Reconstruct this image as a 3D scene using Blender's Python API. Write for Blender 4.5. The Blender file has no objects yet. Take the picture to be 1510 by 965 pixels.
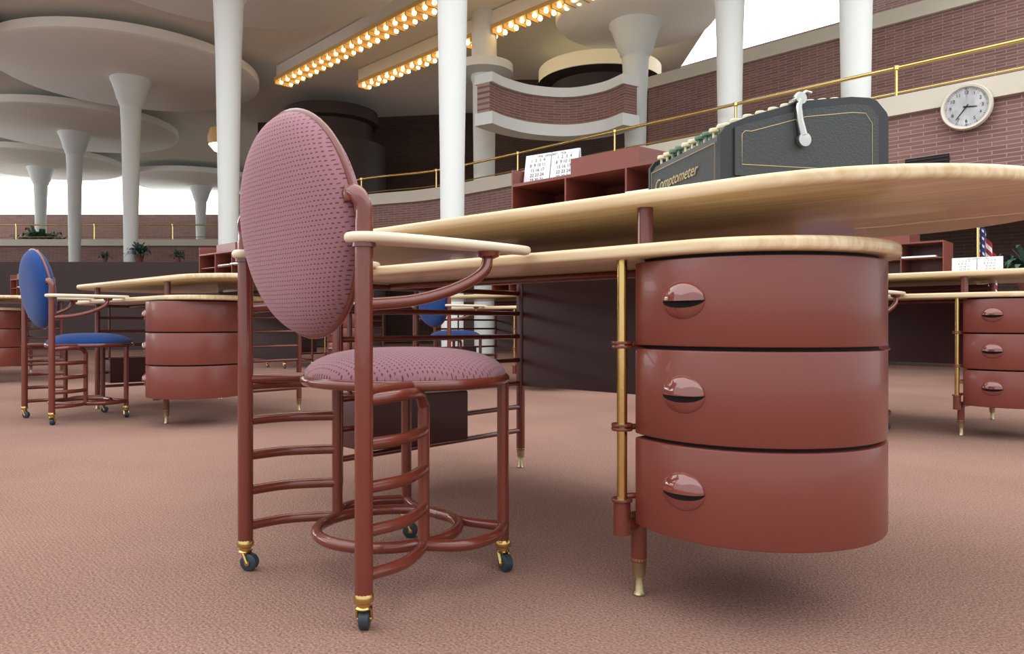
import bpy, math, random
from mathutils import Vector, Matrix
random.seed(3)
pi=math.pi
F=1080.0; CH=0.56
sc=bpy.context.scene
sc.view_settings.view_transform='Standard'
sc.view_settings.look='None'
sc.view_settings.exposure=0.24

def lin(r,g,b):
    f=lambda c:(c/255/12.92 if c/255<=0.04045 else ((c/255+0.055)/1.055)**2.4)
    return (f(r),f(g),f(b),1.0)

# ---------------------------------------------------------------- materials
def nt(m):
    return m.node_tree.nodes, m.node_tree.links
def mat(name,col,rough=0.5,metal=0.0,bump=0.0,bscale=50.0,var=0.0,vscale=3.0,coat=0.0,emit=None,estr=0.0,spec=None):
    m=bpy.data.materials.new(name); m.use_nodes=True
    n,l=nt(m); p=n['Principled BSDF']
    p.inputs['Base Color'].default_value=col
    p.inputs['Roughness'].default_value=rough
    p.inputs['Metallic'].default_value=metal
    p.inputs['Coat Weight'].default_value=coat
    if spec is not None: p.inputs['Specular IOR Level'].default_value=spec
    if emit:
        p.inputs['Emission Color'].default_value=emit
        p.inputs['Emission Strength'].default_value=estr
    tc=n.new('ShaderNodeTexCoord')
    if var>0:
        t=n.new('ShaderNodeTexNoise'); t.inputs['Scale'].default_value=vscale; t.inputs['Detail'].default_value=4
        l.new(tc.outputs['Object'],t.inputs['Vector'])
        mx=n.new('ShaderNodeMixRGB'); mx.blend_type='MIX'
        mx.inputs[1].default_value=tuple(c*(1-var) for c in col[:3])+(1,)
        mx.inputs[2].default_value=tuple(min(1,c*(1+var)) for c in col[:3])+(1,)
        l.new(t.outputs['Fac'],mx.inputs[0]); l.new(mx.outputs[0],p.inputs['Base Color'])
    if bump>0:
        t=n.new('ShaderNodeTexNoise'); t.inputs['Scale'].default_value=bscale; t.inputs['Detail'].default_value=3
        l.new(tc.outputs['Object'],t.inputs['Vector'])
        b=n.new('ShaderNodeBump'); b.inputs['Strength'].default_value=bump; b.inputs['Distance'].default_value=0.01
        l.new(t.outputs['Fac'],b.inputs['Height']); l.new(b.outputs[0],p.inputs['Normal'])
    return m

RED=mat('enamel_red',lin(114,55,45),0.36,bump=0.02,bscale=300,coat=0.12,var=0.05,vscale=4)
REDTUBE=mat('enamel_red_tube',lin(106,48,36),0.24,coat=0.35,var=0.05,vscale=6)
REDGLOSS=mat('enamel_red_gloss',lin(116,56,47),0.10,coat=1.0)
DARKRED=mat('enamel_dark',lin(66,26,24),0.4)
PARTITION=mat('partition_dark',lin(50,24,22),0.5)
BLACK=mat('gap_black',lin(18,12,12),0.8)
BRASS=mat('brass',lin(204,176,112),0.22,metal=1.0,bump=0.02,bscale=80)
BRASSDULL=mat('brass_worn',lin(178,164,128),0.4,metal=1.0,bump=0.05,bscale=120)
STEEL=mat('steel',lin(190,190,185),0.25,metal=1.0)
WHEEL=mat('caster_rubber',lin(40,54,62),0.45)
WHITE=mat('plaster_white',lin(216,221,219),0.7,bump=0.06,bscale=25,var=0.03)
CEIL=mat('ceiling_plaster',lin(240,240,232),0.85,bump=0.05,bscale=8,var=0.03,vscale=.6)
CREAM=mat('coping_stone',lin(196,190,174),0.6,var=0.06,vscale=2)
DARKWALL=mat('dark_panel',lin(48,34,32),0.6,var=0.15)
GREENMETAL=mat('crinkle_metal',lin(56,60,62),0.45,bump=0.2,bscale=260,metal=0.2)
GREENDARK=mat('machine_dark',lin(42,46,48),0.4,metal=0.2)
GOLD=mat('gold_line',lin(176,158,116),0.4,metal=0.3)
KEYC=mat('key_cream',lin(215,210,180),0.4)
KEYG=mat('key_green',lin(88,120,98),0.4)
PAPER=mat('paper',lin(226,228,230),0.7)
INK=mat('ink',lin(70,75,90),0.7)
GLOWWARM=mat('bulb_glow',lin(255,220,150),0.5,emit=lin(255,214,140),estr=8)
TROUGH=mat('light_trough',lin(165,135,90),0.5,emit=lin(225,165,85),estr=0.14)
WARMBAND=mat('warm_glow',lin(230,215,180),0.5,emit=lin(238,222,180),estr=0.2)  # warm light on the soffit, put in as faint emission
WINDOW=mat('window_glass_bright',lin(240,245,250),0.3,emit=(0.93,0.97,1,1),estr=4.5)
SKYL=mat('skylight_glass_tubes',lin(240,245,250),0.3,emit=(0.95,0.98,1,1),estr=1.95)
LEAF=mat('leaf',lin(62,92,76),0.5,var=0.2,vscale=10)
POT=mat('pot',lin(110,60,50),0.6)

def wood():
    m=mat('maple_wood',lin(222,200,160),0.32,coat=0.2)
    n,l=nt(m); p=n['Principled BSDF']
    tc=n.new('ShaderNodeTexCoord'); mp=n.new('ShaderNodeMapping')
    mp.inputs['Scale'].default_value=(0.8,34,10)
    l.new(tc.outputs['Object'],mp.inputs['Vector'])
    t=n.new('ShaderNodeTexNoise'); t.inputs['Scale'].default_value=2.8; t.inputs['Detail'].default_value=7; t.inputs['Distortion'].default_value=0.4
    l.new(mp.outputs[0],t.inputs['Vector'])
    r=n.new('ShaderNodeValToRGB')
    r.color_ramp.elements[0].position=0.32; r.color_ramp.elements[0].color=lin(200,174,130)
    r.color_ramp.elements[1].position=0.66; r.color_ramp.elements[1].color=lin(226,208,172)
    l.new(t.outputs['Fac'],r.inputs[0]); l.new(r.outputs[0],p.inputs['Base Color'])
    return m
WOOD=wood()
WOODARM=mat('maple_arm',lin(218,206,180),0.4,var=0.05,vscale=8)

def carpet():
    m=mat('carpet_rose',lin(150,112,102),0.95,spec=0.08)
    n,l=nt(m); p=n['Principled BSDF']
    tc=n.new('ShaderNodeTexCoord')
    v=n.new('ShaderNodeTexVoronoi'); v.inputs['Scale'].default_value=210
    l.new(tc.outputs['Object'],v.inputs['Vector'])
    big=n.new('ShaderNodeTexNoise'); big.inputs['Scale'].default_value=1.0; big.inputs['Detail'].default_value=5
    l.new(tc.outputs['Object'],big.inputs['Vector'])
    fine=n.new('ShaderNodeTexNoise'); fine.inputs['Scale'].default_value=190; fine.inputs['Detail'].default_value=2
    l.new(tc.outputs['Object'],fine.inputs['Vector'])
    # loop rows running across the carpet
    mp=n.new('ShaderNodeMapping'); mp.inputs['Rotation'].default_value=(0,0,math.radians(-42)); l.new(tc.outputs['Object'],mp.inputs['Vector'])
    wv=n.new('ShaderNodeTexWave'); wv.inputs['Scale'].default_value=32; wv.inputs['Distortion'].default_value=3.0; wv.inputs['Detail'].default_value=2; wv.inputs['Detail Scale'].default_value=3
    l.new(mp.outputs[0],wv.inputs['Vector'])
    a=n.new('ShaderNodeMath'); a.operation='MULTIPLY_ADD'; a.inputs[1].default_value=0.9
    l.new(fine.outputs['Fac'],a.inputs[0]); 
    b0=n.new('ShaderNodeMath'); b0.operation='MULTIPLY'; b0.inputs[1].default_value=0.35; l.new(big.outputs['Fac'],b0.inputs[0])
    b1=n.new('ShaderNodeMath'); b1.operation='MULTIPLY_ADD'; b1.inputs[1].default_value=0.07; l.new(wv.outputs['Fac'],b1.inputs[0]); l.new(b0.outputs[0],b1.inputs[2])
    l.new(b1.outputs[0],a.inputs[2])
    r=n.new('ShaderNodeValToRGB')
    r.color_ramp.elements[0].position=0.42; r.color_ramp.elements[0].color=lin(106,79,70)
    r.color_ramp.elements[1].position=0.88; r.color_ramp.elements[1].color=lin(164,131,118)
    l.new(a.outputs[0],r.inputs[0]); l.new(r.outputs[0],p.inputs['Base Color'])
    b=n.new('ShaderNodeBump'); b.inputs['Strength'].default_value=0.55; b.inputs['Distance'].default_value=0.003
    l.new(v.outputs['Distance'],b.inputs['Height']); l.new(b.outputs[0],p.inputs['Normal'])
    return m
CARPET=carpet()

def brick(name,c1,c2,mortar,w=0.26,h=0.045,ms=0.005):
    m=mat(name,c1,0.8); n,l=nt(m); p=n['Principled BSDF']
    uv=n.new('ShaderNodeUVMap'); b=n.new('ShaderNodeTexBrick')
    b.inputs['Color1'].default_value=c1; b.inputs['Color2'].default_value=c2; b.inputs['Mortar'].default_value=mortar
    b.inputs['Scale'].default_value=1.0; b.inputs['Mortar Size'].default_value=ms
    b.inputs['Brick Width'].default_value=w; b.inputs['Row Height'].default_value=h
    b.inputs['Mortar Smooth'].default_value=0.3; b.inputs['Bias'].default_value=0
    l.new(uv.outputs[0],b.inputs['Vector']); l.new(b.outputs['Color'],p.inputs['Base Color'])
    bp=n.new('ShaderNodeBump'); bp.inputs['Strength'].default_value=0.4; bp.inputs['Distance'].default_value=0.01; bp.invert=True
    l.new(b.outputs['Fac'],bp.inputs['Height']); l.new(bp.outputs[0],p.inputs['Normal'])
    return m
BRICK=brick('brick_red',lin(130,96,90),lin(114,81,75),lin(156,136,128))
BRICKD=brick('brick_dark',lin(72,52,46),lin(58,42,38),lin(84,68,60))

def fabric(name,base,dark,light):
    m=mat(name,base,0.9,spec=0.15); n,l=nt(m); p=n['Principled BSDF']
    p.inputs['Sheen Weight'].default_value=0.15
    uv=n.new('ShaderNodeUVMap'); sp=n.new('ShaderNodeSeparateXYZ'); l.new(uv.outputs[0],sp.inputs[0])
    def M(op,a,b=None,c=None):
        q=n.new('ShaderNodeMath'); q.operation=op
        for i,x in enumerate((a,b,c)):
            if x is None: continue
            if isinstance(x,(int,float)): q.inputs[i].default_value=x
            else: l.new(x,q.inputs[i])
        return q.outputs[0]
    wn=n.new('ShaderNodeTexNoise'); wn.inputs['Scale'].default_value=60; l.new(uv.outputs[0],wn.inputs['Vector'])
    row=M('ADD',M('MULTIPLY',sp.outputs[1],112.0),M('MULTIPLY',wn.outputs['Fac'],0.5))
    fl=M('FLOOR',row); fr=M('FRACT',row)
    off=M('MULTIPLY',M('MODULO',M('ABSOLUTE',fl),2.0),0.5)
    cx=M('FRACT',M('ADD',M('MULTIPLY',sp.outputs[0],108.0),off))
    a=M('LESS_THAN',cx,0.48); b=M('LESS_THAN',fr,0.30)
    k=M('MULTIPLY',a,b)
    nz=n.new('ShaderNodeTexNoise'); nz.inputs['Scale'].default_value=600; l.new(uv.outputs[0],nz.inputs['Vector'])
    mx0=n.new('ShaderNodeMixRGB'); mx0.inputs[1].default_value=base; mx0.inputs[2].default_value=light
    l.new(nz.outputs['Fac'],mx0.inputs[0])
    mx=n.new('ShaderNodeMixRGB'); l.new(k,mx.inputs[0]); l.new(mx0.outputs[0],mx.inputs[1]); mx.inputs[2].default_value=dark
    l.new(mx.outputs[0],p.inputs['Base Color'])
    bp=n.new('ShaderNodeBump'); bp.inputs['Strength'].default_value=0.35; bp.inputs['Distance'].default_value=0.002; bp.invert=True
    l.new(k,bp.inputs['Height']); l.new(bp.outputs[0],p.inputs['Normal'])
    return m
PINK=fabric('fabric_rose',lin(132,92,100),lin(98,62,70),lin(160,119,127))
BLUE=fabric('fabric_blue',lin(18,52,110),lin(12,34,82),lin(34,74,140))

# ---------------------------------------------------------------- mesh accumulator
class Acc:
    def __init__(s): s.v=[];s.f=[];s.m=[];s.uv=[];s.mats=[]
    def mi(s,m):
        if m not in s.mats: s.mats.append(m)
        return s.mats.index(m)
    def add(s,vs,fs,m,uvs=None):
        o=len(s.v); s.v+= [tuple(x) for x in vs]; s.uv+= (uvs if uvs else [(x[0],x[2]) for x in vs])
        k=s.mi(m)
        for f in fs: s.f.append([i+o for i in f]); s.m.append(k)
    def mesh(s,name,ang=40):
        me=bpy.data.meshes.new(name); me.from_pydata(s.v,[],s.f)
        for m in s.mats: me.materials.append(m)
        me.polygons.foreach_set('material_index',s.m)
        me.polygons.foreach_set('use_smooth',[True]*len(s.f))
        u=me.uv_layers.new(name='UVMap')
        for lp in me.loops: u.data[lp.index].uv=s.uv[lp.vertex_index]
        me.update()
        import bmesh
        bm=bmesh.new(); bm.from_mesh(me); bmesh.ops.recalc_face_normals(bm,faces=bm.faces); bm.to_mesh(me); bm.free()
        me.set_sharp_from_angle(angle=math.radians(ang))
        return me
    def obj(s,name,parent=None,ang=40):
        o=bpy.data.objects.new(name,s.mesh(name,ang)); sc.collection.objects.link(o)
        if parent: o.parent=parent
        return o

def smooth_pts(pts,n=6,closed=False):
    P=[Vector(p) for p in pts]; out=[]; N=len(P)
    rng=range(N if closed else N-1)
    for i in rng:
        p1=P[i]; p2=P[(i+1)%N]
        p0=P[i-1] if (i>0 or closed) else p1*2-p2
        p3=P[(i+2)%N] if (i+2<N or closed) else p2*2-p1
        for k in range(n):
            t=k/n
            out.append(0.5*((2*p1)+(-p0+p2)*t+(2*p0-5*p1+4*p2-p3)*t*t+(-p0+3*p1-3*p2+p3)*t**3))
    if not closed: out.append(P[-1])
    return out

def tube(A,pts,r,m,n=12,closed=False,sm=0):
    P=[Vector(p) for p in pts]
    if sm: P=smooth_pts(P,sm,closed)
    N=len(P); R=r if isinstance(r,(list,tuple)) else [r]*N
    vs=[];prev=None
    for i in range(N):
        if closed: t=(P[(i+1)%N]-P[i-1])
        else: t=(P[min(i+1,N-1)]-P[max(i-1,0)])
        t.normalize()
        if prev is None:
            a=Vector((0,0,1)) if abs(t.z)<0.9 else Vector((1,0,0))
            u=t.cross(a).normalized()
        else:
            u=(prev-t*prev.dot(t)).normalized()
        w=t.cross(u); prev=u
        for k in range(n):
            an=2*pi*k/n
            vs.append(P[i]+(u*math.cos(an)+w*math.sin(an))*R[i])
    fs=[]
    for i in range(N if closed else N-1):
        j=(i+1)%N
        for k in range(n):
            fs.append([i*n+k,i*n+(k+1)%n,j*n+(k+1)%n,j*n+k])
    if not closed:
        fs.append(list(range(n))); fs.append([(N-1)*n+k for k in range(n)])
    A.add(vs,fs,m)

def lathe(A,c,prof,m,n=32,M=None):
    vs=[];c=Vector(c)
    for (r,z) in prof:
        for k in range(n):
            a=2*pi*k/n
            p=Vector((r*math.cos(a),r*math.sin(a),z))
            if M: p=M@p
            vs.append(c+p)
    fs=[]
    for i in range(len(prof)-1):
        for k in range(n):
            fs.append([i*n+k,i*n+(k+1)%n,(i+1)*n+(k+1)%n,(i+1)*n+k])
    if prof[0][0]>1e-4: fs.append(list(range(n)))
    if prof[-1][0]>1e-4: fs.append([(len(prof)-1)*n+k for k in range(n)])
    A.add(vs,fs,m)

def offset(out,d):
    N=len(out);res=[]
    for i in range(N):
        a=Vector(out[i-1]);b=Vector(out[i]);c=Vector(out[(i+1)%N])
        e1=(b-a);e2=(c-b)
        n1=Vector((e1.y,-e1.x)).normalized();n2=Vector((e2.y,-e2.x)).normalized()
        nn=(n1+n2)
        if nn.length<1e-6: nn=n1
        nn.normalize(); k=max(0.4,nn.dot(n1))
        res.append(b-nn*d/k)
    return res   # CCW outline -> inward

def prism(A,out,z0,z1,m,bev=0.0,seg=3):
    out=[Vector((p[0],p[1])) for p in out]
    loops=[]
    if bev>0:
        for i in range(seg+1):
            a=pi/2*i/seg
            loops.append((bev*(1-math.sin(a)),z0+bev*(1-math.cos(a))))
        for i in range(seg,-1,-1):
            a=pi/2*i/seg
            loops.append((bev*(1-math.sin(a)),z1-bev*(1-math.cos(a))))
    else: loops=[(0,z0),(0,z1)]
    vs=[];N=len(out)
    for (d,z) in loops:
        o=offset(out,d) if d>1e-7 else out
        for p in o: vs.append((p.x,p.y,z))
    fs=[]
    for i in range(len(loops)-1):
        for k in range(N):
            fs.append([i*N+k,i*N+(k+1)%N,(i+1)*N+(k+1)%N,(i+1)*N+k])
    fs.append(list(range(N))[::-1]); fs.append([(len(loops)-1)*N+k for k in range(N)])
    A.add(vs,fs,m)

def box(A,lo,hi,m,M=None):
    x0,y0,z0=lo;x1,y1,z1=hi
    vs=[Vector(p) for p in [(x0,y0,z0),(x1,y0,z0),(x1,y1,z0),(x0,y1,z0),(x0,y0,z1),(x1,y0,z1),(x1,y1,z1),(x0,y1,z1)]]
    if M: vs=[M@v for v in vs]
    A.add(vs,[[0,3,2,1],[4,5,6,7],[0,1,5,4],[1,2,6,5],[2,3,7,6],[3,0,4,7]],m)

def stadium(xa,xb,yc,r,n=28):
    pts=[]
    for k in range(n+1):
        a=-pi/2+pi*k/n; pts.append((xb+r*math.cos(a),yc+r*math.sin(a)))
    for k in range(n+1):
        a=pi/2+pi*k/n; pts.append((xa+r*math.cos(a),yc+r*math.sin(a)))
    return pts

def pad(A,M,a,b,tf,tb,m,p=2.6,nr=16,n=64):
    vs=[];uv=[];fs=[]
    rows=[]
    for side,t in ((1,tf),(-1,tb)):
        for i in range(nr+1):
            s=math.sin(pi/2*i/nr); 
            if side==-1: s=math.sin(pi/2*(nr-i)/nr)
            rows.append((s,side*t*max(0,(1-s**p))**0.5))
    for (s,z) in rows:
        for k in range(n):
            an=2*pi*k/n; q=Vector((a*s*math.cos(an),b*s*math.sin(an),z))
            vs.append(M@q); uv.append((q.x+0.5,q.y+0.5))
    R=len(rows)
    for i in range(R-1):
        for k in range(n): fs.append([i*n+k,i*n+(k+1)%n,(i+1)*n+(k+1)%n,(i+1)*n+k])
    A.add(vs,fs,m,uv)

def empty(name,loc=(0,0,0),rz=0):
    e=bpy.data.objects.new(name,None); e.empty_display_size=0.1
    sc.collection.objects.link(e); e.location=loc; e.rotation_euler=(0,0,rz); return e

def child(name,me,par):
    o=bpy.data.objects.new(name,me); sc.collection.objects.link(o); o.parent=par; return o

# ---------------------------------------------------------------- DESK
DANG=math.radians(-42.2)
DR=0.259; DCX=0.158; DCY=0.179
def desk_meshes():
    out={}
    A=Acc(); prism(A,stadium(-1.23,0.23,0.416,0.47,40),0.798,0.825,WOOD,bev=0.009)
    out['upper_top']=A.mesh('desk_upper_top',50)
    A=Acc(); prism(A,stadium(-1.154,0.156,0.19,0.282,36),0.689,0.715,WOOD,bev=0.008)
    out['lower_top']=A.mesh('desk_lower_top',50)
    def dshape(r):
        pts=[]
        a0=math.radians(236.7);a1=math.radians(450)
        for k in range(57):
            a=a0+(a1-a0)*k/56; pts.append((DCX+r*math.cos(a),DCY+r*math.sin(a)))
        pts.append((0.02,DCY+r)); 
        return pts
    for i,(z0,z1) in enumerate([(0.158,0.333),(0.340,0.511),(0.518,0.682)]):
        A=Acc(); prism(A,dshape(DR),z0,z1,RED,bev=0.0035,seg=2)
        ha=math.radians(267)
        c=Vector((DCX+(DR-0.0045)*math.cos(ha),DCY+(DR-0.0045)*math.sin(ha),(z0+z1)/2+0.004))
        nrm=Vector((math.cos(ha),math.sin(ha),0)); tx=Vector((-math.sin(ha),math.cos(ha),0)); 
        Mh=Matrix((( tx.x,0,nrm.x),(tx.y,0,nrm.y),(0,1,0)))
        a_,b_=0.045,0.037
        def dome(x,z,t):
            return t*math.sqrt(max(0,1-(x/a_)**2-(z/b_)**2))
        def sag(x,k): # crescent edge (smile)
            return -k*math.sqrt(max(0,1-(x/a_)**2))
        nx,nz=30,10
        def patch(zlo,zhi,t,m,const=None):
            vs=[];fs=[]
            for ix in range(nx+1):
                x=-a_*math.cos(pi*ix/nx)
                lo=zlo(x);hi=zhi(x)
                for iz in range(nz+1):
                    u=iz/nz
                    z=lo+(hi-lo)*(math.sin(u*pi/2) if zlo is low0 else (1-math.cos(u*pi/2)) if zhi is not top0 else u)
                    y=dome(x,z,t) if const is None else const*math.sqrt(max(0,1-(x/a_)**2))
                    vs.append(c+Mh@Vector((x,z,y)))
            for ix in range(nx):
                for iz in range(nz):
                    q=ix*(nz+1)+iz; fs.append([q,q+1,q+nz+2,q+nz+1])
            A.add(vs,fs,m)
        top0=lambda x:b_*math.sqrt(max(0,1-(x/a_)**2))
        low0=lambda x:-0.0015*math.sqrt(max(0,1-(x/a_)**2))
        bot=lambda x:-b_*math.sqrt(max(0,1-(x/a_)**2))
        s1=lambda x:sag(x,0.0145)
        patch(low0,top0,0.024,REDGLOSS)                 # hood
        patch(bot,s1,0.0145,REDGLOSS)                   # lip
        patch(s1,low0,0.0,BLACK,const=0.006)            # dark hollow
        vs=[];fs=[]
        for ix in range(nx+1):
            x=-a_*math.cos(pi*ix/nx); z=low0(x)
            vs.append(c+Mh@Vector((x,z,dome(x,z,0.024)))); vs.append(c+Mh@Vector((x,z,0.0)))
        for ix in range(nx): fs.append([2*ix,2*ix+1,2*ix+3,2*ix+2])
        A.add(vs,fs,BLACK)
        vs=[];fs=[]
        for ix in range(nx+1):
            x=-a_*math.cos(pi*ix/nx); z=s1(x)
            vs.append(c+Mh@Vector((x,z,dome(x,z,0.0145)))); vs.append(c+Mh@Vector((x,z,0.0)))
        for ix in range(nx): fs.append([2*ix,2*ix+1,2*ix+3,2*ix+2])
        A.add(vs,fs,REDGLOSS)
        out['drawer_%d'%(i+1)]=A.mesh('desk_drawer',35)
    A=Acc()
    prism(A,offset([Vector(p) for p in dshape(DR)],0.016),0.165,0.689,BLACK)
    out['drawer_core']=A.mesh('desk_core')
    A=Acc()
    xL=-1.07;yB=0.84;r=0.0165
    def leg(x,y,top):
        tube(A,[(x,y,0.07),(x,y,top)],r,REDTUBE,16)
        lathe(A,(x,y,0),[(0.0,0.0),(0.0125,0.0),(0.013,0.004),(0.0095,0.009),(0.0085,0.04),(0.0135,0.041),(0.0155,0.071),(0.0165,0.073),(0.0165,0.078)],BRASSDULL,20)
    leg(0.0,0.0,0.17); tube(A,[(0.015,0.0,0.7),(0.015,0.0,0.8)],r,REDTUBE,16)
    leg(0,yB,0.8); leg(xL,yB,0.8); leg(xL,0.0,0.8)
    tube(A,[(-0.0,-0.01,0.150),(0.02,0.2,0.150),(0.0,yB,0.150)],0.010,REDTUBE,10)
    for z in (0.146,0.238,0.33,0.42,0.512,0.6,0.678):
        tube(A,[(xL,0.0,z),(xL,yB,z)],0.0095,REDTUBE,10)
        tube(A,[(0,0.42,z),(0,yB,z)],0.0095,REDTUBE,10)
    tube(A,[(xL,yB,0.77),(0,yB,0.77)],0.012,REDTUBE,10)
    tube(A,[(xL,0.2,0.68),(0.1,0.2,0.68)],0.009,REDTUBE,10)
    rx,ry=-0.008,-0.05
    tube(A,[(rx,ry,0.2),(rx,ry,0.69)],0.0105,BRASS,18)
    tube(A,[(rx,ry,0.135),(rx,ry,0.2)],0.0175,REDTUBE,18)
    for z in (0.205,0.348,0.356,0.514,0.522):
        lathe(A,(rx,ry,z),[(0.011,-0.003),(0.021,-0.003),(0.022,0),(0.021,0.003),(0.011,0.003)],REDTUBE,20)
    for z in (0.212,0.352,0.518):
        tube(A,[(rx,ry,z),(0.05,0.02,z)],0.006,REDTUBE,8)
    tube(A,[(rx,ry,0.15),(0.0,0.0,0.15)],0.013,REDTUBE,8)
    out['frame']=A.mesh('desk_frame')
    A=Acc(); box(A,(xL+0.02,yB-0.008,0.32),(-0.02,yB+0.008,0.795),DARKRED)
    out['modesty_panel']=A.mesh('desk_modesty')
    A=Acc()
    prism(A,[(-1.20,0.07),(-1.02,0.06),(-0.955,0.44),(-1.20,0.45)],0.168,0.335,DARKRED,bev=0.006)
    tube(A,[(-1.15,0.1,0.335),(-1.15,0.1,0.69)],0.008,REDTUBE,10)
    tube(A,[(-1.15,0.38,0.335),(-1.15,0.38,0.69)],0.008,REDTUBE,10)
    out['hanging_bin']=A.mesh('desk_bin')
    return out
DM=desk_meshes()
def org_mesh():
    A=Acc(); z=0.826
    x0,x1,y0,y1=-0.9,-0.2,0.60,0.84
    t=0.004
    box(A,(x0,y0,z),(x1,y1,z+0.006),RED); box(A,(x0,y0,z+0.212),(x1,y1,z+0.222),RED)
    box(A,(x0,y1-0.006,z+0.006),(x1,y1,z+0.212),RED)
    box(A,(x0+t,y0+0.01,z+0.12),(x1-t,y1-0.01,z+0.126),RED)
    for x in (x0,-0.665,-0.43,x1-0.006):
        box(A,(x,y0,z+0.006),(x+0.006,y1-0.006,z+0.212),RED)
    def tray(a,b):
        zz=z+0.222; h=0.066
        vs=[(a,y0,zz),(b,y0,zz),(b,y1,zz),(a,y1,zz),(a,y0+0.0,zz+h*0.75),(b,y0+0.0,zz+h*0.75),(b,y1,zz+h),(a,y1,zz+h)]
        A.add([Vector(v) for v in vs],[[0,3,2,1],[4,5,6,7],[0,1,5,4],[1,2,6,5],[2,3,7,6],[3,0,4,7]],RED)
    tray(-0.64,-0.38)
    tray(-0.9,-0.894); 
    box(A,(-0.9,y0+0.16,z+0.222),(-0.66,y0+0.17,z+0.285),RED)
    box(A,(-0.60,y0-0.01,z+0.127),(-0.45,y0+0.2,z+0.133),PAPER)
    box(A,(-0.42,y0-0.015,z+0.127),(-0.24,y0+0.2,z+0.136),PAPER)
    return A.mesh('organizer')
OM=org_mesh()
def make_desk(ax,ay,organizer=True,swing=0.0,off=(0,0)):
    e=empty('office_desk',(ax,ay,0),DANG)
    for k,me in DM.items():
        o=child(k,me,e)
        if k.startswith('drawer') and (swing or off!=(0,0)):
            C=Vector((DCX,DCY,0))
            o.matrix_local=Matrix.Translation(C+Vector((off[0],off[1],0)))@Matrix.Rotation(swing,4,'Z')@Matrix.Translation(-C)
    if organizer:
        o=bpy.data.objects.new('desktop_organizer',OM); sc.collection.objects.link(o)
        o.location=(ax,ay,0); o.rotation_euler=(0,0,DANG)
    return e

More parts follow.
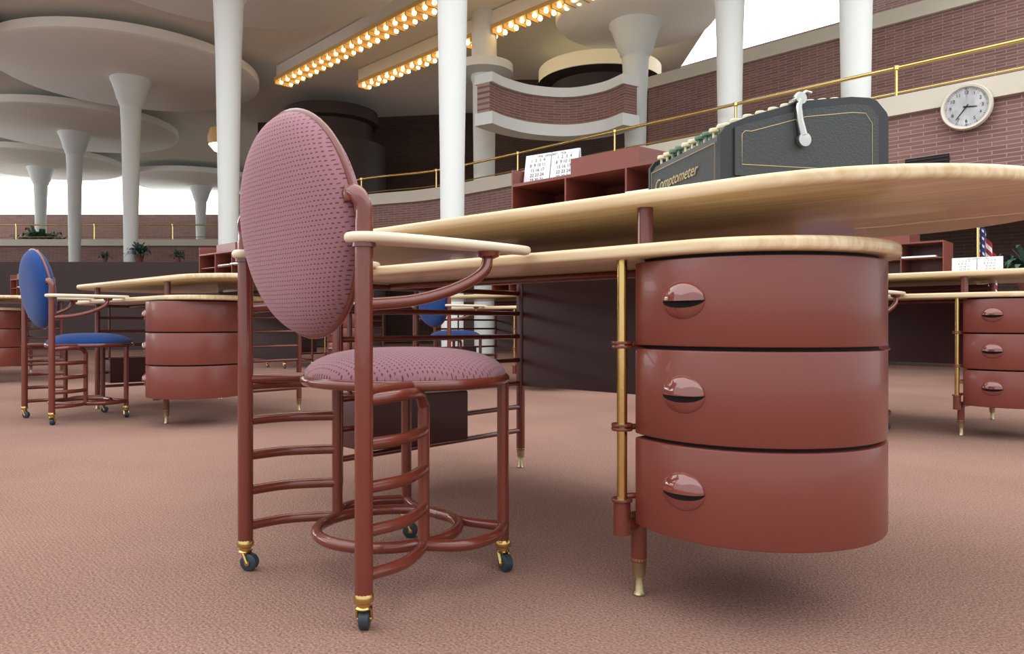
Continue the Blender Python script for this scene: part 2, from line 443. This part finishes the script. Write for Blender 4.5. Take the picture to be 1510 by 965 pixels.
# ---------------------------------------------------------------- CHAIR
def chair_meshes(fab):
    out={}
    bw,fw,fy=0.236,0.18,0.412
    A=Acc(); r=0.0168
    bc=Vector((0,0.006,0.761)); tilt=math.radians(8)
    up=Vector((0,-math.sin(tilt),math.cos(tilt))); nr=Vector((0,-math.cos(tilt),-math.sin(tilt)))
    Mb=Matrix(((1,up.x,nr.x,bc.x),(0,up.y,nr.y,bc.y),(0,up.z,nr.z,bc.z),(0,0,0,1)))
    for s in (-1,1):
        tube(A,[(s*bw,0,0.055),(s*bw,0,0.2),(s*bw,0,0.4),(s*bw,0,0.6),(s*bw,0,0.75)],r,REDTUBE,16)
        tube(A,[(s*bw,0,0.745),(s*bw,0,0.77),(s*(bw-0.006),-0.004,0.79),(s*(bw-0.022),-0.006,0.802),(s*(bw-0.04),-0.006,0.80)],r*0.96,REDTUBE,14,sm=6)
        lathe(A,(s*(bw-0.03),-0.006,0.80),[(0,-0.018),(0.015,-0.014),(0.018,0),(0.015,0.014),(0,0.018)],REDTUBE,14)
        tube(A,[(s*fw,fy,0.055),(s*fw,fy,0.44)],0.0135,REDTUBE,14)
        mx,my=0.165,0.195
        for i,z in enumerate((0.42,0.34,0.26,0.18,0.10)):
            rr=0.0115
            if i==0 and s==1:
                tube(A,[(s*bw,0.0,z),(s*(bw-0.002),0.09,z+0.004),(s*(mx+0.02),my-0.03,z-0.002),(s*mx,my,z-0.03)],rr,REDTUBE,12,sm=6)
            else:
                tube(A,[(s*bw,0.0,z),(s*(bw-0.005),0.09,z),(s*(mx+0.028),my-0.035,z),(s*mx,my,z)],rr,REDTUBE,12,sm=6)
        tube(A,[(s*mx,my,0.098),(s*mx,my,0.395 if s==1 else 0.43)],0.0125,REDTUBE,12)
        tube(A,[(s*mx,my,0.10),(s*0.225,0.255,0.10),(s*0.225,0.34,0.10),(s*fw,fy,0.10)],0.0125,REDTUBE,12,sm=7)
        tube(A,[(s*0.0,0.375,0.10),(s*0.09,0.38,0.10),(s*fw,fy,0.10)],0.0115,REDTUBE,12,sm=6)
        tube(A,[(s*bw,0,0.595),(s*(bw+0.02),0.10,0.605),(s*(bw+0.035),0.19,0.63),(s*(bw+0.045),0.255,0.665),(s*(bw+0.04),0.275,0.703)],0.0115,REDTUBE,12,sm=7)
        tube(A,[(s*bw,-0.0,0.70),(s*bw,0.0,0.712)],0.022,REDTUBE,12)
        lathe(A,(s*(bw+0.04),0.275,0.698),[(0.012,-0.004),(0.022,0),(0.024,0.010)],REDTUBE,16)
    tube(A,[(0.158*math.cos(2*pi*k/40),0.225+0.158*math.sin(2*pi*k/40),0.10) for k in range(40)],0.0125,REDTUBE,12,closed=True)
    sx,sy,scy=0.232,0.224,0.275
    tube(A,[(sx*math.cos(2*pi*k/48),scy+sy*math.sin(2*pi*k/48),0.435) for k in range(48)],0.0115,REDTUBE,12,closed=True)
    tube(A,[(-bw,0.0,0.435),(-0.19,0.14,0.435)],0.0115,REDTUBE,10); tube(A,[(bw,0.0,0.435),(0.19,0.14,0.435)],0.0115,REDTUBE,10)
    prism(A,[(0.224*math.cos(2*pi*k/40),scy+0.216*math.sin(2*pi*k/40)) for k in range(40)],0.428,0.442,DARKRED)
    ba,bb=0.206,0.226
    band=[Mb@Vector((ba*1.005*math.cos(2*pi*k/64),bb*1.005*math.sin(2*pi*k/64),0.0)) for k in range(64)]
    tube(A,band,0.0075,REDTUBE,10,closed=True)
    out['frame']=A.mesh('chair_frame')
    A=Acc(); pad(A,Mb,ba+0.002,bb+0.002,0.064,0.048,fab,p=3.8); out['backrest_pad']=A.mesh('chair_back',60)
    A=Acc(); pad(A,Matrix.Translation((0,scy,0.444)),0.234,0.226,0.062,0.004,fab,p=3.0); out['seat_cushion']=A.mesh('chair_seat',60)
    A=Acc()
    for s in (-1,1):
        pts=[(bw-0.026,-0.022),(bw+0.012,-0.026),(bw+0.045,0.03),(bw+0.062,0.2),(bw+0.060,0.365),(bw+0.045,0.388),(bw+0.028,0.375),(bw+0.008,0.2),(bw-0.02,0.06)]
        P=[(p.x,p.y) for p in smooth_pts([(x,y,0) for x,y in pts],5,True)]
        if s==-1: P=[(-x,y) for x,y in P][::-1]
        prism(A,P,0.708,0.727,WOODARM,bev=0.008)
    out['armrests']=A.mesh('chair_arms',50)
    A=Acc()
    for i,(x,y) in enumerate([(-bw,0),(bw,0),(-fw,fy),(fw,fy)]):
        lathe(A,(x,y,0),[(0.0,0.040),(0.014,0.041),(0.016,0.044),(0.013,0.047),(0.013,0.052),(0.018,0.055),(0.019,0.060),(0.018,0.066),(0.0165,0.070)],BRASS,24)
        an=[0.6,2.4,0.9,-0.2][i]
        d=Vector((math.cos(an),math.sin(an),0)); sd=Vector((-d.y,d.x,0))
        c=Vector((x,y,0.0195))+d*0.010
        M=Matrix(((d.x,0,sd.x),(d.y,0,sd.y),(0,1,0)))
        lathe(A,c,[(0.006,-0.010),(0.016,-0.010),(0.0192,-0.008),(0.0195,0),(0.0192,0.008),(0.016,0.010),(0.006,0.010)],WHEEL,28,M)
        lathe(A,c,[(0,-0.0135),(0.006,-0.0135),(0.006,0.0135),(0,0.0135)],BRASS,12,M)
        for q in (-1,1):
            tube(A,[c+sd*q*0.0125,Vector((x,y,0.042))+sd*q*0.012],0.004,BRASS,8)
    out['casters']=A.mesh('chair_casters')
    return out
CP=chair_meshes(PINK); CB=chair_meshes(BLUE)
CANG=math.radians(-44.6)
def make_chair(x,y,M,ang=CANG):
    e=empty('office_armchair',(x,y,0),ang)
    for k,me in M.items(): child(k,me,e)
    return e

make_desk(0.262,1.512)
make_chair(-0.438,1.500,CP)
make_desk(-1.94,4.11,True,math.radians(-22),(-0.065,-0.05))
desks=[(2.25,3.67),(0.06,6.26),(-5.25,7.0),(-2.3,9.2)]
for d in desks: make_desk(*d)
make_chair(-2.72,4.20,CB,math.radians(-41))
make_chair(1.56,3.72,CB)
make_chair(-0.70,6.36,CB)
make_chair(-3.0,9.3,CB)

# ---------------------------------------------------------------- calendar(s)
def calendar(A0,lx,ly,w,h,z):
    e=empty('desk_calendar'); ca,sa=math.cos(DANG),math.sin(DANG)
    wx=A0[0]+lx*ca-ly*sa; wy=A0[1]+lx*sa+ly*ca
    e.location=(wx,wy,z); e.rotation_euler=(0,0,DANG+0.12)
    A=Acc(); M=Matrix.Rotation(-0.18,4,'X')
    box(A,(0,0,0),(w/2-0.002,0.004,h),PAPER,M); box(A,(w/2+0.002,0,0),(w,0.004,h),PAPER,M)
    box(A,(0,0.04,0),(w,0.042,h*0.97),PAPER,Matrix.Rotation(0.1,4,'X'))
    A.obj('pages',e)
    def txt(s,x,zz,size):
        c=bpy.data.curves.new('t','FONT'); c.body=s; c.size=size; c.align_x='CENTER'; c.space_line=0.95
        o=bpy.data.objects.new('print',c); sc.collection.objects.link(o); o.data.materials.append(INK)
        o.parent=e; p=M@Vector((x,-0.0012,zz)); o.location=p; o.rotation_euler=(pi/2-0.18,0,0)
    txt("1936   JANUARY   1936",w/2,h*0.88,h*0.11)
    for c0 in (w*0.25,w*0.75):
        for i,rw in enumerate(["1  2  3  4","8  9 10 11","15 16 17","22 23 24","29 30 31"]):
            txt(rw,c0,h*(0.74-0.165*i),h*0.15)
calendar((0.262,1.512),-0.885,0.645,0.215,0.108,1.0495)
calendar((2.25,3.67),-0.10,0.30,0.23,0.09,0.8265)

# ---------------------------------------------------------------- adding machine
def adding_machine():
    e=empty('mechanical_adding_machine',(0.412,1.45,0.8255),math.radians(13.3))
    W=0.345
    prof=[(0,0),(0,0.112),(0.012,0.128),(0.06,0.149),(0.188,0.190),(0.30,0.206),(0.345,0.207),(0.362,0.202),(0.385,0.180),(0.39,0.170),(0.39,0.0)]
    A=Acc()
    def body(p,y0,y1,m):
        n=len(p); vs=[(x,y0,z) for x,z in p]+[(x,y1,z) for x,z in p]
        fs=[list(range(n)),[n+k for k in range(n)][::-1]]+[[k,(k+1)%n,n+(k+1)%n,n+k] for k in range(n)]
        A.add(vs,fs,m)
    body(prof,0.0,0.012,GREENDARK); body(prof,W-0.012,W,GREENDARK)
    inner=[(x if 0.001<x<0.389 else (x+0.002 if x<0.1 else x-0.002), max(0,z-(0.012 if z>0 else 0))) for x,z in prof]
    body(inner,0.012,W-0.012,GREENMETAL)
    pan=[(0.03,0.03),(0.03,0.125),(0.06,0.135),(0.19,0.172),(0.30,0.19),(0.34,0.19),(0.362,0.166),(0.362,0.03)]
    body(pan,-0.005,0.001,GREENMETAL)
    ln=[(0.045,0.052),(0.045,0.112),(0.052,0.119),(0.066,0.119),(0.19,0.156),(0.30,0.172),(0.330,0.172),(0.346,0.152),(0.346,0.052)]
    tube(A,[(x,-0.0052,z) for x,z in ln],0.0009,GOLD,6,closed=True)
    tube(A,[(-0.001,0.02,0.02),(-0.001,0.02,0.098),(-0.001,W-0.02,0.098),(-0.001,W-0.02,0.02)],0.0008,GOLD,6,closed=True)
    tube(A,[(0.335,0.02,0.194),(0.335,W-0.02,0.194)],0.02,GREENDARK,20)
    A.obj('housing',e,30)
    A=Acc()
    def top(x):
        for (xa,za),(xb,zb) in zip(inner[1:],inner[2:]):
            if xa<=x<=xb: return za+(zb-za)*(x-xa)/max(1e-6,xb-xa)
        return 0.19
    for i in range(10):
        for j in range(10):
            t=0.02+i*0.029; y=0.03+j*0.0315
            zz=top(t)-0.002
            lathe(A,(t,y,zz),[(0,0.0),(0.003,0.0),(0.003,0.012),(0.009,0.013),(0.0105,0.017),(0.009,0.021),(0,0.0195)],KEYC if (j//2)%2==0 else KEYG,12)
    A.obj('keys',e)
    A=Acc()
    tube(A,[(0.172,-0.012,0.188),(0.168,-0.012,0.172),(0.170,-0.013,0.145),(0.177,-0.014,0.115)],[0.006,0.0065,0.0075,0.009],STEEL,12)
    Mx=Matrix.Rotation(pi/2,3,'X')
    lathe(A,(0.172,-0.010,0.190),[(0.004,-0.006),(0.012,-0.006),(0.014,0),(0.012,0.006),(0.004,0.006)],STEEL,20,Mx)
    lathe(A,(0.178,-0.014,0.106),[(0.005,-0.006),(0.014,-0.005),(0.015,0),(0.014,0.005),(0.005,0.006)],STEEL,20,Mx)
    tube(A,[(0.172,0.02,0.190),(0.172,-0.012,0.190)],0.006,STEEL,10)
    tube(A,[(0.173,-0.010,0.196),(0.185,-0.012,0.204),(0.196,-0.012,0.202)],0.004,STEEL,8)
    A.obj('crank',e)
    c=bpy.data.curves.new('t','FONT'); c.body="Comptometer"; c.size=0.036; c.shear=0.4; c.extrude=0.0004; c.align_x='CENTER'
    o=bpy.data.objects.new('nameplate',c); sc.collection.objects.link(o); o.data.materials.append(GOLD); o.parent=e
    M=Matrix(((0,0,-1,-0.0015),(-1,0,0,W*0.58),(0,1,0,0.050),(0,0,0,1))); o.matrix_local=M
adding_machine()

# ---------------------------------------------------------------- ROOM
A=Acc(); A.add([(-34,-7,0),(14,-7,0),(14,36,0),(-34,36,0)],[[0,1,2,3]],CARPET); A.obj('floor')

def wall(name,pts,z0,z1,th,m,sm=0,parent=None):
    P=[Vector((p[0],p[1],0)) for p in pts]
    if sm: P=smooth_pts(P,sm)
    N=len(P); nrm=[]
    for i in range(N):
        t=(P[min(i+1,N-1)]-P[max(i-1,0)]).normalized(); nrm.append(Vector((-t.y,t.x,0)))
    L=[0]
    for i in range(1,N): L.append(L[-1]+(P[i]-P[i-1]).length)
    vs=[];uv=[]
    for i in range(N):
        q=P[i]+nrm[i]*th
        for (b,z) in ((P[i],z0),(P[i],z1),(q,z1),(q,z0)):
            vs.append((b.x,b.y,z)); uv.append((L[i],z))
    fs=[]
    for i in range(N-1):
        a=i*4;b=a+4
        fs+= [[a,b,b+1,a+1],[a+1,b+1,b+2,a+2],[a+2,b+2,b+3,a+3],[a+3,b+3,b,a]]
    fs+= [[0,1,2,3],[(N-1)*4+k for k in (3,2,1,0)]]
    A=Acc(); A.add(vs,fs,m,uv); return A.obj(name,parent,30)

D=Vector((.717,-.697)); V=Vector((.697,.717)); O1=Vector((-.8,13.4))
def ln(o,t): p=o+D*t; return (p.x,p.y)
w1=[(-3.6,16.6),(-3.7,15.9),(-3.4,15.1),(-2.7,14.6),(-1.9,14.25),(-1.3,13.85)]+[ln(O1,t) for t in (0,2,4,6,8,10,12.5)]
wall('wall_mezzanine',w1,2.05,2.93,0.3,BRICK,sm=4)
def shift(pts,d):
    P=[Vector(p) for p in pts];res=[]
    for i in range(len(P)):
        t=(P[min(i+1,len(P)-1)]-P[max(i-1,0)]).normalized(); n=Vector((-t.y,t.x)); q=P[i]+n*d; res.append((q.x,q.y))
    return res
wall('trim_coping_mezzanine',shift(w1,-0.06),2.93,3.15,0.42,CREAM,sm=4)
wall('trim_base_mezzanine',shift(w1,-0.04),1.95,2.05,0.36,CREAM,sm=4)
O1b=O1+V*1.7
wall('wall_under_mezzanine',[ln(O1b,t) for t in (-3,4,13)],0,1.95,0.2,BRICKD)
def rail(name,pts,z,zc,step=1.7):
    P=smooth_pts([(x,y,0) for x,y in pts],5)
    A=Acc(); tube(A,[(p.x,p.y,z) for p in P],0.022,BRASS,10); tube(A,[(p.x,p.y,zc+0.08) for p in P],0.011,BRASS,8)
    d=0; last=P[0]
    for p in P[1:]:
        d+=(p-last).length; last=p
        if d>step:
            d=0; tube(A,[(p.x,p.y,zc),(p.x,p.y,z)],0.017,BRASS,10)
            lathe(A,(p.x,p.y,z),[(0,-0.04),(0.035,-0.02),(0.035,0.02),(0,0.04)],BRASS,10)
    return A.obj(name)
rail('brass_railing',shift(w1,0.12),3.52,3.15)
O2=O1+V*3
wall('wall_upper',[ln(O2,t) for t in (1.9,6,13)],2.4,5.12,0.3,BRICK)
wall('trim_coping_upper',[ln(O2-V*0.06,t) for t in (1.85,6,13)],5.12,5.34,0.42,CREAM)
O3=O1+V*6
wall('wall_clerestory',[ln(O3,t) for t in (-1,6,13)],4.0,6.6,0.3,BRICK)
wall('window_1',[ln(O3,t) for t in (0.6,4.6)],6.6,9.5,0.1,WINDOW)
wall('wall_clerestory_top',[ln(O3,t) for t in (4.6,9,13)],6.6,9.5,0.3,BRICK)
A=Acc(); q=[ln(O1+V*0.3,-0.5),ln(O1+V*0.3,12.5),ln(O2,12.5),ln(O2,-0.5)]
prism(A,q,2.2,2.4,CREAM); A.obj('mezzanine_floor')
bal=[((px-755)/F*z, z) for px,z in ((722,11.9),(745,12.25),(785,12.62),(840,12.75),(890,12.45),(922,12.0))]
wall('wall_balcony',bal,4.02,4.50,0.25,BRICK,sm=6)
wall('trim_coping_balcony',shift(bal,-0.05),4.50,4.66,0.35,WHITE,sm=6)
wall('trim_base_balcony',shift(bal,-0.05),3.82,4.02,0.35,WHITE,sm=6)
A=Acc()
lathe(A,(1.9,15.9,0),[(1.32,5.76),(1.32,5.82),(1.32,6.05)],WARMBAND,48)
lathe(A,(1.9,15.9,0),[(1.0,5.3),(1.05,5.68),(1.34,5.74)],DARKWALL,48)
A.obj('glowing_soffit_drum')  # lit soffit ring: band glows by its material, holds no lamp
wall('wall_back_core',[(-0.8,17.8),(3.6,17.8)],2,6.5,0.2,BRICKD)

def column(px,z,petal=2.6,rs=1.0,X=None):
    x=(px-755)/F*z if X is None else X
    A=Acc(); k=rs
    prof=[(0.13*k,0.0),(0.15*k,2.5),(0.185*k,4.6),(0.215*k,5.35),(0.225*k,5.42),(0.25*k,5.44),(0.255*k,5.5),(0.285*k,5.54),(0.33*k,5.72),(0.39*k,5.9),(0.42*k,5.96),(0.42*k,6.0),(0.6,6.03),(petal*0.97,6.05),(petal,6.1),(petal,6.28),(petal*0.9,6.33)]
    lathe(A,(x,z,0),prof,WHITE,56)
    nf=len(prof)
    k2=A.mi(CEIL); n=56
    for i in range(nf-1):
        if i>=11:
            for j in range(n): A.m[i*n+j]=k2
    A.m[-1]=k2
    A.obj('dendriform_column',ang=50)
column(337,11,2.7); column(667,8.5,2.2,0.96); column(193,16.3,2.7); column(110,20.9,2.7); column(60,25.5,2.6); column(296,29,2.6)
column(937,13.3,1.45,1.12); column(1076,10.3,1.9,1.0); column(1262,9.35,1.8,1.05)
column(0,13.5,2.7,X=-12.5); column(0,8.6,2.6,X=-8.2)
A=Acc(); xs=(714-755)/F*14.0
lathe(A,(xs,14.0,0),[(0.19,0),(0.2,3),(0.22,5.15),(0.25,5.22),(0.25,5.3),(0.55,5.34),(0.55,5.5),(0.3,5.52),(0.24,5.6),(0.24,6.5)],WHITE,40)
A.obj('support_column')
A=Acc(); A.add([(-34,9,6.5),(8,9,6.5),(3.9,13.4,6.5),(3.9,20,6.5),(3.9,36,6.5),(-34,36,6.5)],[[0,1,2,3,4,5]],CEIL); A.obj('ceiling')
A=Acc(); A.add([(-16,-6,6.7),(12,-6,6.7),(12,9,6.7),(-16,9,6.7)],[[0,1,2,3]],SKYL); A.obj('ceiling_skylight')

def strip(name,p0,p1,w,rows):
    p0=Vector(p0);p1=Vector(p1);d=(p1-p0);L=d.length;d.normalize();s=Vector((-d.y,d.x))
    A=Acc()
    out=[p0-s*w/2,p1-s*w/2,p1+s*w/2,p0+s*w/2]
    prism(A,out,6.12,6.2,TROUGH)
    prism(A,[p0-s*w*.35,p1-s*w*.35,p1+s*w*.35,p0+s*w*.35],6.2,6.48,CEIL)
    n=int(L/0.30)
    for i in range(n):
        q0=p0+d*(0.05+i*0.30)
        prism(A,[q0-s*w*.5,q0+d*0.03-s*w*.5,q0+d*0.03+s*w*.5,q0+s*w*.5],6.04,6.12,TROUGH)
        for r_ in range(rows):
            off=(r_-(rows-1)/2)*w/max(1,rows)*1.1
            q=p0+d*(0.2+i*0.30+random.uniform(-.02,.02))+s*off
            c=(q.x,q.y,6.07)
            lathe(A,c,[(0.0,-0.045),(0.032,-0.032),(0.045,0),(0.035,0.03),(0.02,0.05)],GLOWWARM,8)
    A.obj(name)
strip('ceiling_light_strip',(-5.3,16.9),(0.4,10.9),0.42,2)
strip('ceiling_light_strip',(-3.5,17.1),(2.2,11.4),0.30,2)

wall('wall_back',[(-34,31),(-3,31)],0,5.2,0.3,BRICK)
wall('window_2',[(-34,31),(-11.6,31)],5.2,6.45,0.1,WINDOW)
wall('fill_window_left',[(-28,2),(-28,31)],3.6,6.45,0.1,WINDOW)  # unseen glowing window wall, added to brighten the ceiling from the left
wall('wall_left',[(-28,2),(-28,31)],0,3.6,0.3,BRICK)
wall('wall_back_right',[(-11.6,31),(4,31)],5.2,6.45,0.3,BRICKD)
wall('wall_far_mezzanine',[(-20,22.5),(-7.4,22.5),(-6.6,23.2),(-6.5,25)],2.0,2.95,0.3,BRICK,sm=4)
A=Acc(); prism(A,[(-20,22.85),(-7.2,22.85),(-7.2,26),(-20,26)],2.2,2.4,CREAM); A.obj('far_mezzanine_floor')
wall('trim_far_mezzanine',[(-20,22.4),(-7.4,22.4),(-6.5,23.2),(-6.4,25)],2.95,3.15,0.4,CREAM,sm=4)
rail('brass_railing',[(-20,22.46),(-14,22.46),(-8,22.46)],3.6,3.15,1.5)
wall('wall_low_partition',[(-16,15.8),(-5.6,15.8)],0,1.9,0.4,PARTITION)
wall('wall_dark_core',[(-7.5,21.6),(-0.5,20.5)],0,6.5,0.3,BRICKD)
A=Acc(); lathe(A,(-4.75,19.3,0),[(1.4,0),(1.4,5.2),(1.05,5.25),(1.05,5.75),(1.2,5.8),(1.2,6.1)],DARKWALL,48); A.obj('elevator_core')
A=Acc()
lathe(A,(-7.35,18.6,0),[(0,4.92),(0.2,4.95),(0.33,5.1)],GLOWWARM,20)
lathe(A,(-7.35,18.6,0),[(0.33,5.1),(0.36,5.3),(0.3,5.5),(0.05,5.6),(0.05,6.45)],TROUGH,20)
A.obj('pendant_lamp')
def plant(x,y,z,s,n=60,pot=True):
    A=Acc()
    if pot: lathe(A,(x,y,z),[(0.0,0),(0.12*s,0),(0.17*s,0.28*s),(0.15*s,0.28*s),(0,0.24*s)],POT,20)
    for i in range(n):
        a=random.uniform(0,2*pi); el=random.uniform(0.2,1.3); L=s*random.uniform(0.35,0.7)
        b=Vector((x,y,z+0.26*s)); d=Vector((math.cos(a)*math.cos(el),math.sin(a)*math.cos(el),math.sin(el)))
        sd=Vector((-math.sin(a),math.cos(a),0)); w=0.05*s
        p1=b+d*L*0.5; p2=b+d*L*0.85+Vector((0,0,-0.08*s)); p3=b+d*L+Vector((0,0,-0.22*s))
        A.add([b-sd*w*.3,b+sd*w*.3,p1-sd*w,p1+sd*w,p2-sd*w*.8,p2+sd*w*.8,p3],[[0,1,3,2],[2,3,5,4],[4,5,6]],LEAF)
    A.obj('potted_plant')
plant(-8.15,16.0,1.905,0.62,90); plant(-15.6,24.3,2.405,2.0,120); plant(-7.3,16.0,1.905,0.4); plant(-8.9,16.0,1.905,0.35)
plant(5.25,7.45,0.905,0.65,90)
A=Acc(); lathe(A,(5.25,7.45,0),[(0.2,0),(0.2,0.02),(0.05,0.05),(0.05,0.86),(0.16,0.88),(0.16,0.9)],DARKRED,20); A.obj('plant_stand')
def flag(x,y):
    e=empty('american_flag',(x,y,0))
    A=Acc(); tube(A,[(0,0,0.03),(0,0,1.56)],0.012,BRASS,8); lathe(A,(0,0,0),[(0.15,0),(0.15,0.03),(0.03,0.06)],BRASS,20)
    lathe(A,(0,0,1.56),[(0,-0.02),(0.022,0),(0,0.03)],BRASS,12)
    A.obj('pole',e)
    A=Acc(); R_=mat('flag_red',lin(150,40,48),.8); W_=mat('flag_white',lin(225,220,220),.8); B_=mat('flag_blue',lin(40,50,100),.8)
    n=18
    for i in range(n):
        for j in range(26):
            def pt(i,j):
                return Vector((0.012+i*0.0085,0.022*math.sin(i*0.9+j*0.06),1.53-j*0.024-i*0.018))
            if i<8 and j<12: m=W_ if (i%2==1 and j%3==1) else B_
            else: m=R_ if (j//2)%2==0 else W_
            A.add([pt(i,j),pt(i+1,j),pt(i+1,j+1),pt(i,j+1)],[[0,1,2,3]],m)
    A.obj('cloth',e)
flag(4.36,6.85)
def clock():
    t=7.95; p=O1+D*t-V*0.075
    e=empty('wall_clock',(p.x,p.y,2.87)); 
    e.rotation_euler=(0,0,math.atan2(D.y,D.x))
    Mx=Matrix.Rotation(pi/2,3,'X')
    A=Acc(); 
    lathe(A,(0,0,0),[(0,0.02),(0.205,0.02),(0.212,0.045),(0.235,0.05),(0.245,0.03),(0.245,0.0),(0,0)],mat('clock_rim',lin(205,200,185),.4),48,Mx)
    lathe(A,(0,0,0),[(0,0.022),(0.204,0.022)],PAPER,48,Mx)
    A.obj('case',e)
    A=Acc()
    def hand(ang,L,w):
        d=Vector((math.sin(ang),0,math.cos(ang)));s=Vector((d.z,0,-d.x))
        y=Vector((0,-0.03,0))
        A.add([y-s*w-d*0.03,y+s*w-d*0.03,y+s*w*.6+d*L,y-s*w*.6+d*L],[[0,1,2,3]],BLACK)
    hand(math.radians(97),0.10,0.008); hand(math.radians(218),0.16,0.006)
    for k in range(60):
        a=2*pi*k/60; d=Vector((math.sin(a),0,math.cos(a)));s=Vector((d.z,0,-d.x)); y=Vector((0,-0.025,0)); w=0.003 if k%5==0 else 0.0012
        A.add([y+d*0.185-s*w,y+d*0.185+s*w,y+d*0.198+s*w,y+d*0.198-s*w],[[0,1,2,3]],BLACK)
    A.obj('hands',e)
    for k in range(1,13):
        a=2*pi*k/12; c=bpy.data.curves.new('t','FONT'); c.body=str(k); c.size=0.05; c.align_x='CENTER'; c.align_y='CENTER'
        o=bpy.data.objects.new('numeral',c); sc.collection.objects.link(o); o.data.materials.append(BLACK); o.parent=e
        o.location=(0.15*math.sin(a),-0.026,0.15*math.cos(a)); o.rotation_euler=(pi/2,0,0)
clock()
p=O1+D*7.55
A=Acc(); 
Mv=Matrix.Translation((p.x,p.y,0))@Matrix.Rotation(math.atan2(D.y,D.x),4,'Z')
box(A,(-0.22,-0.02,2.22),(0.22,0.0,2.42),BLACK,Mv)
for i in range(5): box(A,(-0.21,-0.03,2.235+i*0.038),(0.21,-0.015,2.243+i*0.038),DARKWALL,Mv)
A.obj('air_vent')

# ---------------------------------------------------------------- world, light, camera
w=bpy.data.worlds.new('World'); sc.world=w; w.use_nodes=True
w.node_tree.nodes['Background'].inputs[0].default_value=(0.95,0.98,1,1)
w.node_tree.nodes['Background'].inputs[1].default_value=1.15

cam=bpy.data.cameras.new('Camera'); co=bpy.data.objects.new('Camera',cam); sc.collection.objects.link(co)
cam.sensor_width=36; cam.sensor_fit='HORIZONTAL'; cam.lens=F/1510*36
co.location=(0,0,CH); co.rotation_euler=(pi/2,0,0); cam.shift_y=-4.5/1510
cam.clip_start=0.05; cam.clip_end=200
sc.camera=co
